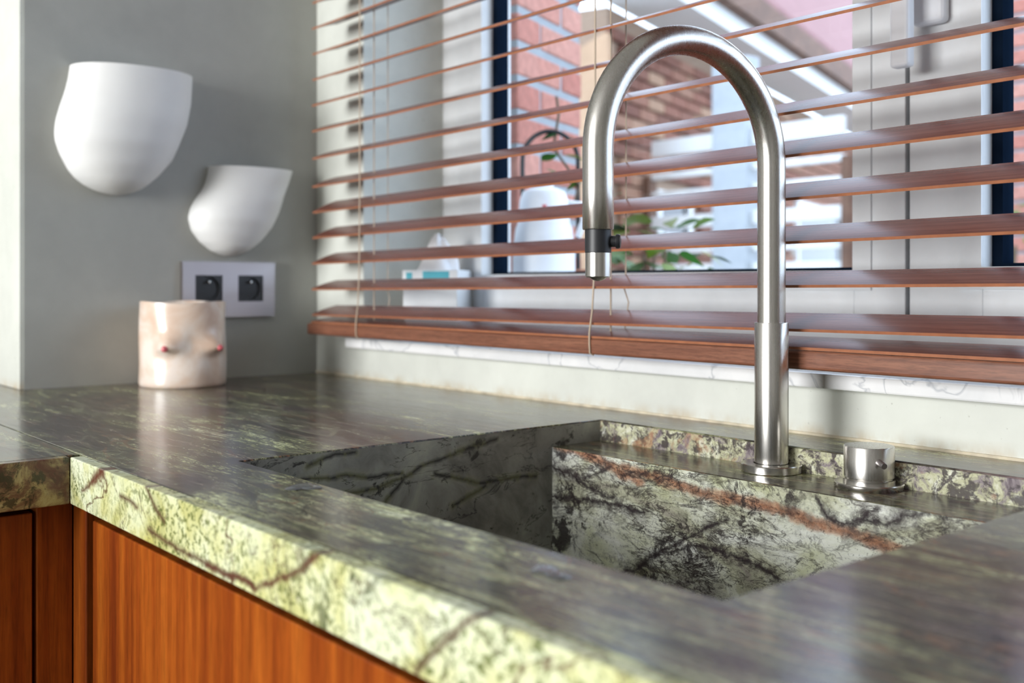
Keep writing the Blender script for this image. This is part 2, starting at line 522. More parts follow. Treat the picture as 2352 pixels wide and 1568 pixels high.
def link(name, me, mat, parent=None, loc=None, rot=None):
    o = bpy.data.objects.new(name, me)
    if mat is not None and not me.materials:
        me.materials.append(mat)
    COL.objects.link(o)
    if parent is not None:
        o.parent = parent
    if loc is not None:
        o.location = loc
    if rot is not None:
        o.rotation_euler = rot
    return o


def mesh_from(bm, name, smooth=False, angle=35):
    bmesh.ops.recalc_face_normals(bm, faces=bm.faces)
    me = bpy.data.meshes.new(name)
    bm.to_mesh(me)
    bm.free()
    if smooth:
        for p in me.polygons:
            p.use_smooth = True
        me.set_sharp_from_angle(angle=math.radians(angle))
    return me


def add_box(bm, x0, x1, y0, y1, z0, z1):
    vs = [bm.verts.new((x, y, z)) for z in (z0, z1) for y in (y0, y1) for x in (x0, x1)]
    for f in ((0, 2, 3, 1), (4, 5, 7, 6), (0, 1, 5, 4), (2, 6, 7, 3), (0, 4, 6, 2), (1, 3, 7, 5)):
        bm.faces.new([vs[i] for i in f])
    return vs


def box(name, x0, x1, y0, y1, z0, z1, mat, parent=None, bev=0.0, seg=2):
    bm = bmesh.new()
    add_box(bm, x0, x1, y0, y1, z0, z1)
    if bev:
        bmesh.ops.bevel(bm, geom=bm.edges[:], offset=bev, segments=seg, profile=.5, affect='EDGES')
    return link(name, mesh_from(bm, name), mat, parent)


def boxes(name, lst, mat, parent=None):
    bm = bmesh.new()
    for b in lst:
        add_box(bm, *b)
    return link(name, mesh_from(bm, name), mat, parent)


def lathe(name, prof, mat, parent=None, loc=(0, 0, 0), seg=48, rot=None, closed=False):
    """prof: list of (r, z); revolved about local z"""
    bm = bmesh.new()
    rings = []
    for r, z in prof:
        if r < 1e-6:
            rings.append([bm.verts.new((0, 0, z))])
        else:
            rings.append([bm.verts.new((r * math.cos(2 * math.pi * i / seg), r * math.sin(2 * math.pi * i / seg), z)) for i in range(seg)])
    for a, b in zip(rings, rings[1:]):
        for i in range(seg):
            j = (i + 1) % seg
            if len(a) == 1 and len(b) == 1:
                continue
            if len(a) == 1:
                bm.faces.new((a[0], b[i], b[j]))
            elif len(b) == 1:
                bm.faces.new((a[i], a[j], b[0]))
            else:
                bm.faces.new((a[i], a[j], b[j], b[i]))
    return link(name, mesh_from(bm, name, True, 40), mat, parent, loc, rot)


def tube_mesh(name, pts, r, seg=12, caps=True, radii=None):
    bm = bmesh.new()
    pts = [Vector(p) for p in pts]
    n = len(pts)
    rings = []
    up = None
    for i, p in enumerate(pts):
        tan = (pts[min(i + 1, n - 1)] - pts[max(i - 1, 0)]).normalized()
        if up is None:
            up = Vector((0, 0, 1)) if abs(tan.z) < .9 else Vector((1, 0, 0))
        side = tan.cross(up)
        if side.length < 1e-4:
            side = tan.cross(Vector((0, 1, 0)))
        side.normalize()
        up = side.cross(tan).normalized()
        rr = radii[i] if radii else r
        rings.append([bm.verts.new(p + (side * math.cos(2 * math.pi * k / seg) + up * math.sin(2 * math.pi * k / seg)) * rr) for k in range(seg)])
    for a, b in zip(rings, rings[1:]):
        for k in range(seg):
            j = (k + 1) % seg
            bm.faces.new((a[k], a[j], b[j], b[k]))
    if caps:
        bm.faces.new(rings[0][::-1])
        bm.faces.new(rings[-1])
    return mesh_from(bm, name, True, 50)


def tube(name, pts, r, mat, parent=None, seg=12, radii=None):
    return link(name, tube_mesh(name, pts, r, seg, True, radii), mat, parent)


def struct(o):
    o['kind'] = 'structure'
    return o


# ------------------------------------------------------------------ room shell
OP_X0, OP_X1, OP_Z0, OP_Z1 = 0.155, 2.45, 0.05, 1.28
WALL_T = 0.31
struct(boxes('wall_back', [(-1.9, OP_X0, 0, WALL_T, FLOOR, CEIL), (OP_X1, 3.75, 0, WALL_T, FLOOR, CEIL),
                           (OP_X0, OP_X1, 0, WALL_T, FLOOR, OP_Z0), (OP_X0, OP_X1, 0, WALL_T, OP_Z1, CEIL)], M['plaster']))
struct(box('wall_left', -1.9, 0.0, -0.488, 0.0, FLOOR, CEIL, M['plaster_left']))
# outer left wall of the room, seen past the corner
struct(box('wall_far_left', -2.05, -1.9, -4.7, -0.488, FLOOR, CEIL, M['plaster_white']))
struct(box('wall_right', 3.6, 3.75, -4.75, 0, FLOOR, CEIL, M['plaster_white']))
struct(boxes('wall_front', [(-1.9, -.38, -4.75, -4.6, FLOOR, CEIL), (1.62, 3.75, -4.75, -4.6, FLOOR, CEIL),
                            (-.38, 1.62, -4.75, -4.6, 1.45, CEIL), (-.38, 1.62, -4.75, -4.6, FLOOR, -.25)], M['plaster_white']))
struct(box('floor', -1.9, 3.75, -4.75, 0, FLOOR - .05, FLOOR, M['floor']))
struct(box('ceiling', -1.9, 3.75, -4.75, .31, CEIL, CEIL + .05, M['ceiling']))
# return of the left wall: same plaster without the painted shade
struct(box('trim_1', -1.9, -0.0005, -0.494, -0.488, 0.0005, CEIL, M['plaster']))
# sealant bead between worktop and window wall
struct(box('trim_2', 0.0, 2.45, -0.0025, 0.0, 0.0, 0.0025, M['sealant']))

# ------------------------------------------------------------------ worktops
SX0, SX1, SY0, SY1 = 0.794, 1.328, -0.524, -0.080   # cut-out for the basin
TH = 0.042
FY = -0.632                                          # front edge of the worktop
LX = 0.678                                           # edge of the left run


def grid_slab(xs, ys, hole, z0, z1, bev=.0012):
    bm = bmesh.new()
    vt = {}

    def V(i, j):
        if (i, j) not in vt:
            vt[(i, j)] = bm.verts.new((xs[i], ys[j], z1))
        return vt[(i, j)]
    faces = []
    for i in range(len(xs) - 1):
        for j in range(len(ys) - 1):
            if hole(i, j):
                continue
            faces.append(bm.faces.new((V(i, j), V(i + 1, j), V(i + 1, j + 1), V(i, j + 1))))
    r = bmesh.ops.extrude_face_region(bm, geom=faces)
    for v in r['geom']:
        if isinstance(v, bmesh.types.BMVert):
            v.co.z = z0
    bmesh.ops.recalc_face_normals(bm, faces=bm.faces)
    es = [e for e in bm.edges if e.is_manifold and e.calc_face_angle(0) > 1.0]
    bmesh.ops.bevel(bm, geom=es, offset=bev, segments=2, profile=.5, affect='EDGES')
    return bm


wt = empty('worktop', (1.2, -.3, -TH), 'polished green-brown marble worktop along the window wall, cut out for the sink', 'worktop')
PM = Matrix.Translation((-1.2, .3, TH))


def child_world(o, parent):
    """keep world position of a freshly made mesh when parented to a shifted empty"""
    o.parent = parent
    o.matrix_parent_inverse = Matrix.Translation(-Vector(parent.location))
    return o


bm = grid_slab([-0.65, 0.0, SX0, SX1, 2.45], [FY + .012, -0.494, SY0 - .0, SY1, -0.0005] if False else [FY + .012, SY0, -0.4945, SY1, -0.0005],
               lambda i, j: (i == 2 and j in (1, 2)) or (i == 0 and j >= 2), -TH, 0)
child_world(link('slab', mesh_from(bm, 'slab'), M['top']), wt)
child_world(box('front_edge', LX, 2.45, FY, FY + .0118, -TH, 0, M['fascia'], None, .0011), wt)['label'] = 'pale yellow-green marble front edge'

lw = empty('worktop', (.0, -1.4, -TH), 'marble worktop of the left run, joined at a seam to the window run', 'worktop')
child_world(box('slab', -.65, LX - .012, -2.35, FY + .0112, -TH, 0, M['top'], None, .001), lw)
child_world(box('front_edge', LX - .0118, LX, -2.35, FY - .0002, -TH, 0, M['lfascia'], None, .001), lw)['label'] = 'dark brown and yellow marble edge'

# ------------------------------------------------------------------ sink basin cut from the same stone
LZ = -0.0235      # ledge
LY = -0.155       # ledge front
BZ = -0.215       # basin floor
sk = empty('sink', (1.06, -.3, BZ), 'rectangular undermounted marble sink with a raised tap ledge at the back', 'sink')
child_world(box('tap_ledge', SX0, SX1, LY + .0006, SY1 + .006, LZ - .02, LZ, M['top'], None, .0006), sk)
child_world(box('step_back', SX0 - .0, SX1, SY1 - .0008, SY1 + .012, LZ, -.0015, M['step'], None), sk)['label'] = 'mottled yellow and purple marble step behind the tap'
child_world(box('back_wall', SX0 - .0, SX1, LY, LY + .0125, BZ, LZ - .0007, M['basin']), sk)['label'] = 'pale veined marble wall with a rust-orange vein'
child_world(box('side_wall', SX0 - .012, SX0 + .0002, SY0, SY1 + .012, BZ, -.0015, M['basin_side']), sk)['label'] = 'grey-olive marble wall with black cracks'
child_world(box('side_wall', SX1 - .0002, SX1 + .012, SY0, SY1 + .012, BZ, -.0015, M['basin_side']), sk)
child_world(box('front_wall', SX0, SX1, SY0 - .012, SY0 + .0002, BZ, -.0015, M['basin_side']), sk)
child_world(box('basin_floor', SX0 - .012, SX1 + .012, SY0 - .012, LY + .0125, BZ - .014, BZ, M['basin']), sk)
child_world(lathe('drain', [(0, 0), (.03, 0), (.038, .001), (.042, .003), (.045, .003), (.045, 0)], M['steel_round'], None, (1.06, -.34, BZ)), sk)

# ------------------------------------------------------------------ tap
TX, TY = 1.0425, -0.0968
tap = empty('kitchen_tap', (TX, TY, LZ), 'tall brushed steel swan-neck tap with black spray button', 'tap', None, math.radians(-6.1))
lathe('base_ring', [(0, 0), (.0282, 0), (.0288, .0006), (.0288, .0070), (.0280, .0078), (.0168, .0078)], M['steel_round'], tap, (0, 0, 0), 64)
lathe('riser_sleeve', [(.0150, .0072), (.0157, .0076), (.0160, .0095), (.0160, .1412), (.0157, .1419), (.0133, .1420)], M['steel'], tap, (0, 0, 0), 64)
R = .1055
RZ = .2685 - LZ        # centre of the arch above the ledge
SPZ = .2010 - LZ       # lower end of the wide tube
pts = [(0, 0, .10), (0, 0, .16), (0, 0, .22), (0, 0, .27)]
for i in range(0, 41):
    a = math.pi * i / 40
    pts.append((0, -R + R * math.cos(a), RZ + R * math.sin(a)))
pts += [(0, -2 * R, RZ - .03), (0, -2 * R, SPZ + .0006), (0, -2 * R, SPZ)]
rad = [.0133] * (len(pts) - 1) + [.0128]
link('swan_neck', tube_mesh('swan_neck', pts, .0133, 40, True, rad), M['steel'], tap)
sp = (0, -2 * R, 0)
lathe('spray_grip', [(.0110, SPZ + .002), (.0112, SPZ), (.0112, SPZ - .0192), (.0100, SPZ - .0196)], M['black'], tap, sp, 40)['label'] = 'black spray grip'
lathe('spray_nozzle', [(.0095, SPZ - .0190), (.0108, SPZ - .0196), (.0108, SPZ - .0395), (.0102, SPZ - .0402), (.0078, SPZ - .0402), (.0060, SPZ - .0418),
                       (.0022, SPZ - .0434), (0, SPZ - .0434)], M['steel_round'], tap, sp, 40)
btn = lathe('spray_button', [(.0, 0), (.0048, 0), (.0048, .0040), (.0060, .0042), (.0062, .0062), (.0055, .0078), (.0030, .0084), (0, .0084)],
            M['black_plastic'], tap, (0.0075, -2 * R + .0080, SPZ - .0100), 28, (math.radians(90), 0, math.radians(135)))
btn['label'] = 'round black push button'

KX, KY = 1.1466, -0.0975
knob = empty('mixer_control', (KX, KY, LZ), 'squat brushed steel mixer knob with a pin lever, right of the tap', 'tap')
lathe('base_ring', [(0, 0), (.0292, 0), (.0297, .0006), (.0297, .0042), (.0290, .0050), (.0222, .0050), (.0222, .0078), (.0205, .0082), (.0205, .0092), (.018, .0092)], M['steel_round'], knob, (0, 0, 0), 64)
lathe('knob_body', [(.018, .0092), (.0208, .0092), (.0215, .0098), (.0215, .0360), (.0210, .0367), (0, .0370)], M['steel'], knob, (0, 0, 0), 64)
pin = lathe('pin_lever', [(0, .016), (.0029, .016), (.0029, .0318), (.0025, .0326), (0, .0326)], M['plate'], knob, (0, 0, .0275), 20,
            (math.radians(97), 0, math.radians(54)))

# ------------------------------------------------------------------ base cabinets
CY = -0.620       # face of the window run
CX = 0.648        # face of the left run
cab = empty('base_cabinet', (1.3, -.3, FLOOR), 'orange-brown mahogany base cabinet under the window worktop', 'cabinet')
child_world(boxes('carcass', [(.72, .74, CY + .022, -.02, FLOOR + .1, -TH - .002), (2.38, 2.40, CY + .022, -.02, FLOOR + .1, -TH - .002),
                              (.74, 2.38, CY + .022, -.02, FLOOR + .1, FLOOR + .118), (.74, 2.38, -.04, -.02, FLOOR + .118, -TH - .002),
                              (.74, 2.38, CY + .022, CY + .03, FLOOR + .1, -TH - .002)], M['dark_void']), cab)
child_world(box('corner_filler', CX, .6835, CY, CY + .02, FLOOR + .1, -TH - .0015, M['door'], None, .0012), cab)
child_world(box('plinth', .60, 2.40, CY + .05, CY + .066, FLOOR, FLOOR + .1, M['dark_void']), cab)
for xa, xb in ((.7015, 1.3), (1.304, 1.8), (1.804, 2.4)):
    child_world(box('door', xa, xb, CY, CY + .020, FLOOR + .11, -.0545, M['door'], None, .0012), cab)

cab2 = empty('base_cabinet', (.3, -1.4, FLOOR), 'dark shaded mahogany base cabinet under the left worktop run', 'cabinet')
child_world(boxes('carcass', [(.05, CX - .022, -2.3, -2.28, FLOOR + .1, -TH - .002), (.05, CX - .022, -.62, -.60, FLOOR + .1, -TH - .002),
                              (.05, CX - .022, -2.28, -.62, FLOOR + .1, FLOOR + .118), (CX - .03, CX - .022, -2.28, -.62, FLOOR + .118, -TH - .002)], M['dark_void']), cab2)
child_world(box('corner_filler', CX - .02, CX - .0005, -.6523, CY + .0, FLOOR + .1, -TH - .0015, M['door'], None, .0012), cab2)
child_world(box('plinth', CX - .066, CX - .05, -2.3, -.65, FLOOR, FLOOR + .1, M['dark_void']), cab2)
for ya, yb in ((-1.2, -.6555), (-1.75, -1.204), (-2.3, -1.754)):
    child_world(box('door', CX - .02, CX, ya, yb, FLOOR + .11, -.0515, M['door'], None, .0012), cab2)

# ------------------------------------------------------------------ window
struct(box('trim_3', .128, 2.48, -.020, .19, .0505, .066, M['sill'], None, .002))['label'] = 'white veined marble window sill'
W = M['white_frame']
FYW = .163
w1 = struct(boxes('window_1', [(OP_X0, .205, FYW, .235, .066, OP_Z1), (2.40, OP_X1, FYW, .235, .066, OP_Z1),
                               (.205, 2.40, FYW, .235, .066, .1015), (.205, 2.40, FYW, .235, 1.23, OP_Z1)], W))


def sash(x0, x1, z0, z1, st_l, st_r, rl):
    """a casement sash: stiles, rails, glazing beads, gasket and a pane"""
    y0 = FYW - .004
    for nm, a in (('sash_stile', (x0, x0 + st_l, y0, .22, z0, z1)), ('sash_stile', (x1 - st_r, x1, y0, .22, z0, z1)),
                  ('sash_rail', (x0 + st_l, x1 - st_r, y0, .22, z0, z0 + rl)), ('sash_rail', (x0 + st_l, x1 - st_r, y0, .22, z1 - rl, z1))):
        box(nm, *a, W, w1, .0015)
    gx0, gx1, gz0, gz1 = x0 + st_l, x1 - st_r, z0 + rl, z1 - rl
    b = .0235
    # proud step of the frame round the pane
    boxes('glazing_bead', [(gx0 - b, gx0, y0 - .003, y0, gz0 - b, gz1 + b), (gx1, gx1 + b, y0 - .003, y0, gz0 - b, gz1 + b),
                           (gx0, gx1, y0 - .003, y0, gz0 - b, gz0), (gx0, gx1, y0 - .003, y0, gz1, gz1 + b)], W, w1)
    boxes('gasket', [(gx0, gx0 + .0115, .180, .205, gz0, gz1), (gx1 - .006, gx1, .180, .205, gz0, gz1),
                     (gx0 + .0115, gx1 - .006, .180, .205, gz0, gz0 + .004), (gx0 + .0115, gx1 - .006, .180, .205, gz1 - .004, gz1)], M['gasket'], w1)
    p = box('pane', gx0 + .001, gx1 - .001, .192, .196, gz0 + .001, gz1 - .001, M['glass'], w1)
    return p


sash(.206, 1.0345, .1035, 1.228, .067, .0645, .068)
sash(1.0395, 2.399, .1035, 1.228, .083, .07, .070)
box('gap_seal', 1.0345, 1.0395, .175, .22, .1035, 1.228, M['gasket'], w1)
box('gap_stop', 1.0340, 1.0420, .152, .160, .112, .1185, M['black'], w1, .001)
hd = box('handle_plate', 1.050, 1.088, .142, .159, .437, .520, M['white_plastic'], w1, .006, 3)
tube('handle_spindle', [(1.056, .145, .505), (1.056, .118, .505)], .009, M['white_plastic'], w1)
box('handle_lever', 1.0445, 1.0665, .108, .124, .388, .520, M['white_plastic'], w1, .004, 3)

# back-wall door that lets the daylight in behind the camera, 
w2 = struct(boxes('window_2', [(-.38, -.33, -4.72, -4.64, -.25, 1.45), (1.57, 1.62, -4.72, -4.64, -.25, 1.45),
                               (-.33, 1.57, -4.72, -4.64, -.25, -.2), (-.33, 1.57, -4.72, -4.64, 1.40, 1.45)], W))

# ------------------------------------------------------------------ venetian blind
bl = empty('venetian_blind', (1.2, -.046, .0725), 'red-brown wooden venetian blind hanging in front of the window', 'blind')
BX0, BX1 = .108, 2.47
SW, STK = .050, .0028
TILTS = [17, 16.5, 21, 23, 24.5, 21.5, 20.5]


def slat_mesh():
    bm = bmesh.new()
    n = 6
    prof = []
    for i in range(n + 1):
        s = -SW / 2 + SW * i / n
        crown = .0012 * (1 - (2 * s / SW) ** 2)
        prof.append((s, crown))
    ring = [(s, c + STK / 2) for s, c in prof] + [(s, c - STK / 2) for s, c in prof[::-1]]
    a = [bm.verts.new((BX0, y, z)) for y, z in ring]
    b = [bm.verts.new((BX1, y, z)) for y, z in ring]
    k = len(ring)
    for i in range(k):
        j = (i + 1) % k
        bm.faces.new((a[i], a[j], b[j], b[i]))
    bm.faces.new(a[::-1])
    bm.faces.new(b)
    bm.normal_update()
    me = mesh_from(bm, 'slat', True, 50)
    me.materials.append(M['slat'])
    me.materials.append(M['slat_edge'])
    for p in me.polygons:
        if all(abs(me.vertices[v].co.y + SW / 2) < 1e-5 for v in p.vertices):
            p.material_index = 1                     # front edge painted lighter for the direct light that falls on it
    return me


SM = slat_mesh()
NS = 25
slat_z = []
for k in range(NS):
    zf = .1105 + .0423 * k
    tilt = math.radians(TILTS[k] if k < len(TILTS) else 20)
    zc = zf + SW / 2 * math.sin(tilt) + .0013
    slat_z.append(zc)
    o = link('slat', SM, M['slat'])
    sag = .0060 if k < 6 else (.0026 if k == 6 else 0.0)      # the lower slats hang a little low at the left
    o.location = (random.uniform(-.0015, .0015), -.046, zc - 1.26 * sag)
    o.rotation_euler = (tilt + random.uniform(-.008, .008), -sag + random.uniform(-.0004, .0004), 0)
    o.parent = bl
    o.matrix_parent_inverse = Matrix.Translation(-Vector(bl.location))
rl = box('bottom_rail', .0965, 2.475, -.0735, -.0215, .0730, .0915, M['rail'], None, .003, 3)
child_world(rl, bl)
# the last slat leans on the rail
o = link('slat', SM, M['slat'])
o.location = (0, -.047, .0972)
o.rotation_euler = (math.radians(9), 0, 0)
o.parent = bl
o.matrix_parent_inverse = Matrix.Translation(-Vector(bl.location))
child_world(box('head_rail', .10, 2.47, -.075, -.0205, 1.205, 1.26, M['rail'], None, .003), bl)
for lx in (.2600, .7770, 1.50, 2.2):
    # front cord hangs outside the slat edges and hooks round the rail
    pf = [(lx, -.0722, z) for z in (1.20, .6, .30)]
    pf += [(lx - .001, -.0726, .17), (lx - .004, -.0730, .125), (lx - .008, -.0738, .098), (lx - .007, -.0748, .086), (lx - .006, -.0748, .0745), (lx - .005, -.070, .0722)]
    child_world(tube('ladder_cord', pf, .0011, M['cord'], None, 6), bl)
    child_world(tube('lift_cord', [(lx + .002, -.046, 1.2), (lx, -.0462, .5), (lx - .001, -.0455, .0955)], .0011, M['cord'], None, 6), bl)
    pb = [(lx, -.0208, 1.2), (lx, -.0206, .3), (lx - .001, -.0200, .17), (lx - .004, -.0195, .15), (lx + .003, -.0195, .134), (lx - .004, -.0190, .10), (lx - .002, -.0195, .088)]
    child_world(tube('ladder_cord', pb, .0009, M['cord'], None, 6), bl)

# ------------------------------------------------------------------ wall lamps
def interp(tab, z):
    tab = sorted(tab)
    if z <= tab[0][0]:
        return tab[0][1]
    for (a, va), (b, vb) in zip(tab, tab[1:]):
        if z <= b:
            f = (z - a) / (b - a)
            return va + (vb - va) * f
    return tab[-1][1]


def wall_lamp(label, left, right, ztop, zbot, prot, off):
    """open-topped plaster bowl on the wall x = 0; left/right are outlines (z, y)"""
    n, seg = 34, 36
    zs = []
    for i in range(n + 1):
        u = i / n
        zs.append(zbot + (ztop - zbot) * (1 - math.cos(u * math.pi / 2) if u < 1 else 1))
    root = empty('wall_lamp', (0, (left[0][1] + right[0][1]) / 2, zbot), label, 'lamp', 'white bowl lamps on the grey wall')

    def ring_pts(z, inset):
        yl, yr = interp(left, z), interp(right, z)
        p = interp(prot, (z - zbot) / (ztop - zbot))
        c, hw = (yl + yr) / 2, max((yr - yl) / 2 - inset, .0005)
        p = max(p - inset, .0005)
        out = []
        for k in range(seg + 1):
            a = math.pi * k / seg
            ca, sa = math.cos(a), math.sin(a)
            ex = 2 / 2.25
            y = c - hw * math.copysign(abs(ca) ** ex, ca)
            x = .0005 + p * abs(sa) ** ex
            out.append((x, y + off * sa * p, z))
        return out
    bm = bmesh.new()
    outer = [[bm.verts.new(q) for q in ring_pts(z, 0)] for z in zs]
    inner = [[bm.verts.new(q) for q in ring_pts(max(z, zbot + .02), .006)] for z in zs[14:]]
    for rows in (outer, inner):
        for a, b in zip(rows, rows[1:]):
            for k in range(seg):
                bm.faces.new((a[k], a[k + 1], b[k + 1], b[k]))
    for k in range(seg):
        bm.faces.new((outer[-1][k], outer[-1][k + 1], inner[-1][k + 1], inner[-1][k]))
    bm.faces.new(inner[0])
    bm.faces.new(outer[0])
    body = link('bowl', mesh_from(bm, 'bowl', True, 60), M['lamp'])
    child_world(body, root)
    yc = (interp(left, ztop) + interp(right, ztop)) / 2
    child_world(lathe('lamp_holder', [(0, 0), (.016, 0), (.016, .02), (.012, .03), (0, .03)], M['white_plastic'], None, (.034, yc, zbot + .055), 20), root)
    return root


L1L = [(.4873, -.4232), (.470, -.4255), (.4537, -.4290), (.4400, -.4330), (.4265, -.4375), (.4028, -.4440), (.3880, -.4458), (.3731, -.4455), (.3527, -.4390), (.3288, -.4265), (.3170, -.4165), (.3074, -.4035), (.3000, -.3880), (.2960, -.3740), (.2940, -.3600)]
L1R = [(.4873, -.2360), (.4429, -.2395), (.4074, -.2470), (.3788, -.2585), (.3513, -.2705), (.3265, -.2910), (.3120, -.3070), (.3044, -.3180), (.2985, -.3300), (.2955, -.3400), (.2940, -.3490)]
wall_lamp('larger white plaster bowl lamp, upper left on the grey wall', L1L, L1R, .4873, .2940,
          [(0, .018), (.015, .030), (.05, .044), (.10, .055), (.22, .069), (.40, .080), (.60, .082), (.80, .076), (1.0, .070)], 0.0)
L2L = [(.3500, -.2027), (.3360, -.2045), (.3224, -.2085), (.3110, -.2140), (.3003, -.2215), (.2900, -.2285), (.2797, -.2338), (.2680, -.2368), (.2604, -.2370), (.2428, -.2320), (.2254, -.2185), (.2109, -.1990), (.2055, -.1850), (.2030, -.1740)]
L2R = [(.3500, -.0540), (.3300, -.0615), (.3062, -.0720), (.2759, -.0825), (.2495, -.0965), (.2284, -.1145), (.2134, -.1340), (.2058, -.1490), (.2030, -.1580)]
wall_lamp('smaller white plaster bowl lamp, above the double socket', L2L, L2R, .3500, .2030,
          [(0, .014), (.015, .024), (.05, .035), (.10, .044), (.22, .054), (.40, .061), (.60, .060), (.80, .054), (1.0, .048)], 0.0)

# ------------------------------------------------------------------ double socket
so = empty('wall_socket', (0, -.1687, .147), 'brushed metal double wall socket with black inserts', 'socket')
bm = bmesh.new()
px = [-.2505, -.2290, -.1822, -.1543, -.1090, -.0870]
pz = [.1015, .1270, .1705, .1927]
for i in range(5):
    for j in range(3):
        if j == 1 and i in (1, 3):
            continue
        add_box(bm, .0005, .0105, px[i], px[i + 1], pz[j], pz[j + 1])
bmesh.ops.remove_doubles(bm, verts=bm.verts, dist=1e-5)
child_world(link('cover_plate', mesh_from(bm, 'cover_plate'), M['plate']), so)
for ya, yb in ((px[1], px[2]), (px[3], px[4])):
    yc, zc, s = (ya + yb) / 2, (pz[1] + pz[2]) / 2, (yb - ya) / 2
    ins = child_world(box('socket_insert', .0006, .0030, ya + .0002, yb - .0002, pz[1] + .0002, pz[2] - .0002, M['black_plastic']), so)
    # raised square collar round a round well
    bm = bmesh.new()
    seg = 40
    o_r, i_r, i_b = [], [], []
    for k in range(seg):
        a = 2 * math.pi * k / seg
        ca, sa = math.cos(a), math.sin(a)
        m = s / max(abs(ca), abs(sa)) * .985
        o_r.append(bm.verts.new((.0088, yc + m * ca, zc + m * sa)))
        i_r.append(bm.verts.new((.0088, yc + s * .84 * ca, zc + s * .84 * sa)))
        i_b.append(bm.verts.new((.0031, yc + s * .80 * ca, zc + s * .80 * sa)))
    for k in range(seg):
        j = (k + 1) % seg
        bm.faces.new((o_r[k], o_r[j], i_r[j], i_r[k]))
        bm.faces.new((i_r[k], i_r[j], i_b[j], i_b[k]))
    child_world(link('socket_well', mesh_from(bm, 'socket_well', True), M['black_plastic']), so)
    child_world(lathe('earth_pin', [(0, 0), (.0024, 0), (.0024, .008), (.0018, .0095), (0, .0098)], M['steel_round'], None, (.003, yc, zc + .0105), 16, (0, math.radians(90), 0)), so)

# ------------------------------------------------------------------ ceramic cup with a relief
CUX, CUY, CR, CH = .0806, -.2793, .0640, .1285
cup = empty('ceramic_cup', (CUX, CUY, 0), 'skin-toned ceramic cup with a sculpted female torso relief, by the socket', 'cup')
ang0 = math.atan2(-.9349 - CUY, 1.6587 - CUX)          # towards the room
ANG = [ang0 + math.radians(-20), ang0 + math.radians(44)]
face_mid = ang0 + math.radians(12)


def cup_r(a, z):
    r = CR + .0012 * math.sin(2 * a + 9 * z) + .0006 * math.sin(5 * a + 60 * z)
    for b in ANG:
        da = (a - b + math.pi) % (2 * math.pi) - math.pi
        s = da * CR
        dz = z - .0600
        sz = .017 if dz > 0 else .0080
        r += .0135 * math.exp(-(s / .0155) ** 2) * math.exp(-(dz / sz) ** 2)
    dm = ((a - face_mid + math.pi) % (2 * math.pi) - math.pi) * CR
    r -= .0030 * math.exp(-(dm / .012) ** 2) * math.exp(-((z - .064) / .022) ** 2)
    r += .0022 * math.exp(-(dm / .03) ** 2) * math.exp(-((z - .022) / .018) ** 2)
    return r


bm = bmesh.new()
seg, nz = 120, 48
rows = []
for j in range(nz + 1):
    z = CH * j / nz
    k = 1.0 - .035 * max(0, 1 - z / .006) ** 2
    rows.append([bm.verts.new((cup_r(2 * math.pi * i / seg, z) * k * math.cos(2 * math.pi * i / seg), cup_r(2 * math.pi * i / seg, z) * k * math.sin(2 * math.pi * i / seg),
                               z + (.0015 * math.sin(3 * 2 * math.pi * i / seg) if j == nz else 0))) for i in range(seg)])
for z, rr in ((CH - .001, CR - .005), (.02, CR - .006), (.008, CR - .012)):
    rows.append([bm.verts.new((rr * math.cos(2 * math.pi * i / seg), rr * math.sin(2 * math.pi * i / seg), z)) for i in range(seg)])
for a, b in zip(rows, rows[1:]):
    for i in range(seg):
        j = (i + 1) % seg
        bm.faces.new((a[i], a[j], b[j], b[i]))
bm.faces.new(rows[0][::-1])
bm.faces.new(rows[-1])
link('body', mesh_from(bm, 'body', True, 70), M['cup'], cup)
for b in ANG:
    rr = cup_r(b, .0600)
    t = lathe('relief_tip', [(.0048, -.002), (.0046, .0008), (.0030, .0018), (.0022, .0036), (0, .0042)], M['tip'], cup,
              (rr * math.cos(b), rr * math.sin(b), .0600), 18, (0, math.radians(84), b))
    t['label'] = 'small pink tip'

# ------------------------------------------------------------------ tissue box on the sill
tb = empty('tissue_box', (.238, .092, .0662), 'white and teal tissue box on the marble sill behind the blind', 'tissue box', None, math.radians(38))
box('box_body', -.046, .046, -.046, .046, 0, .112, M['card'], tb, .002)
box('lid_panel', -.0464, .0464, -.0464, .0464, .094, .1125, M['card'], tb, .001)
box('teal_print', -.012, .032, -.0470, -.0463, .0965, .1105, M['teal'], tb)['label'] = 'teal printed strip'
box('teal_print', -.034, .034, -.0470, -.0459, .002, .022, M['teal'], tb)['label'] = 'teal printed strip'
box('teal_print', -.040, -.030, -.0470, -.0463, .098, .1085, M['teal'], tb)['label'] = 'teal printed strip'
bm = bmesh.new()
rows = []
for j in range(10):
    u = j / 9
    z = .1120 + .056 * u
    ring = []
    for i in range(28):
        a = 2 * math.pi * i / 28
        r = (.026 * (1 - u) ** .8 + .006) * (1 + .45 * math.sin(4 * a + 3 * u) * (.35 + u * .5))
        ring.append(bm.verts.new((r * math.cos(a) + .004 * u, .55 * r * math.sin(a) + .006 * math.sin(5 * u), z + .006 * math.sin(3 * a) * u)))
    rows.append(ring)
for a, b in zip(rows, rows[1:]):
    for i in range(28):
        j = (i + 1) % 28
        bm.faces.new((a[i], a[j], b[j], b[i]))
bm.faces.new(rows[-1])
link('tissue', mesh_from(bm, 'tissue', True, 80), M['tissue'], tb)


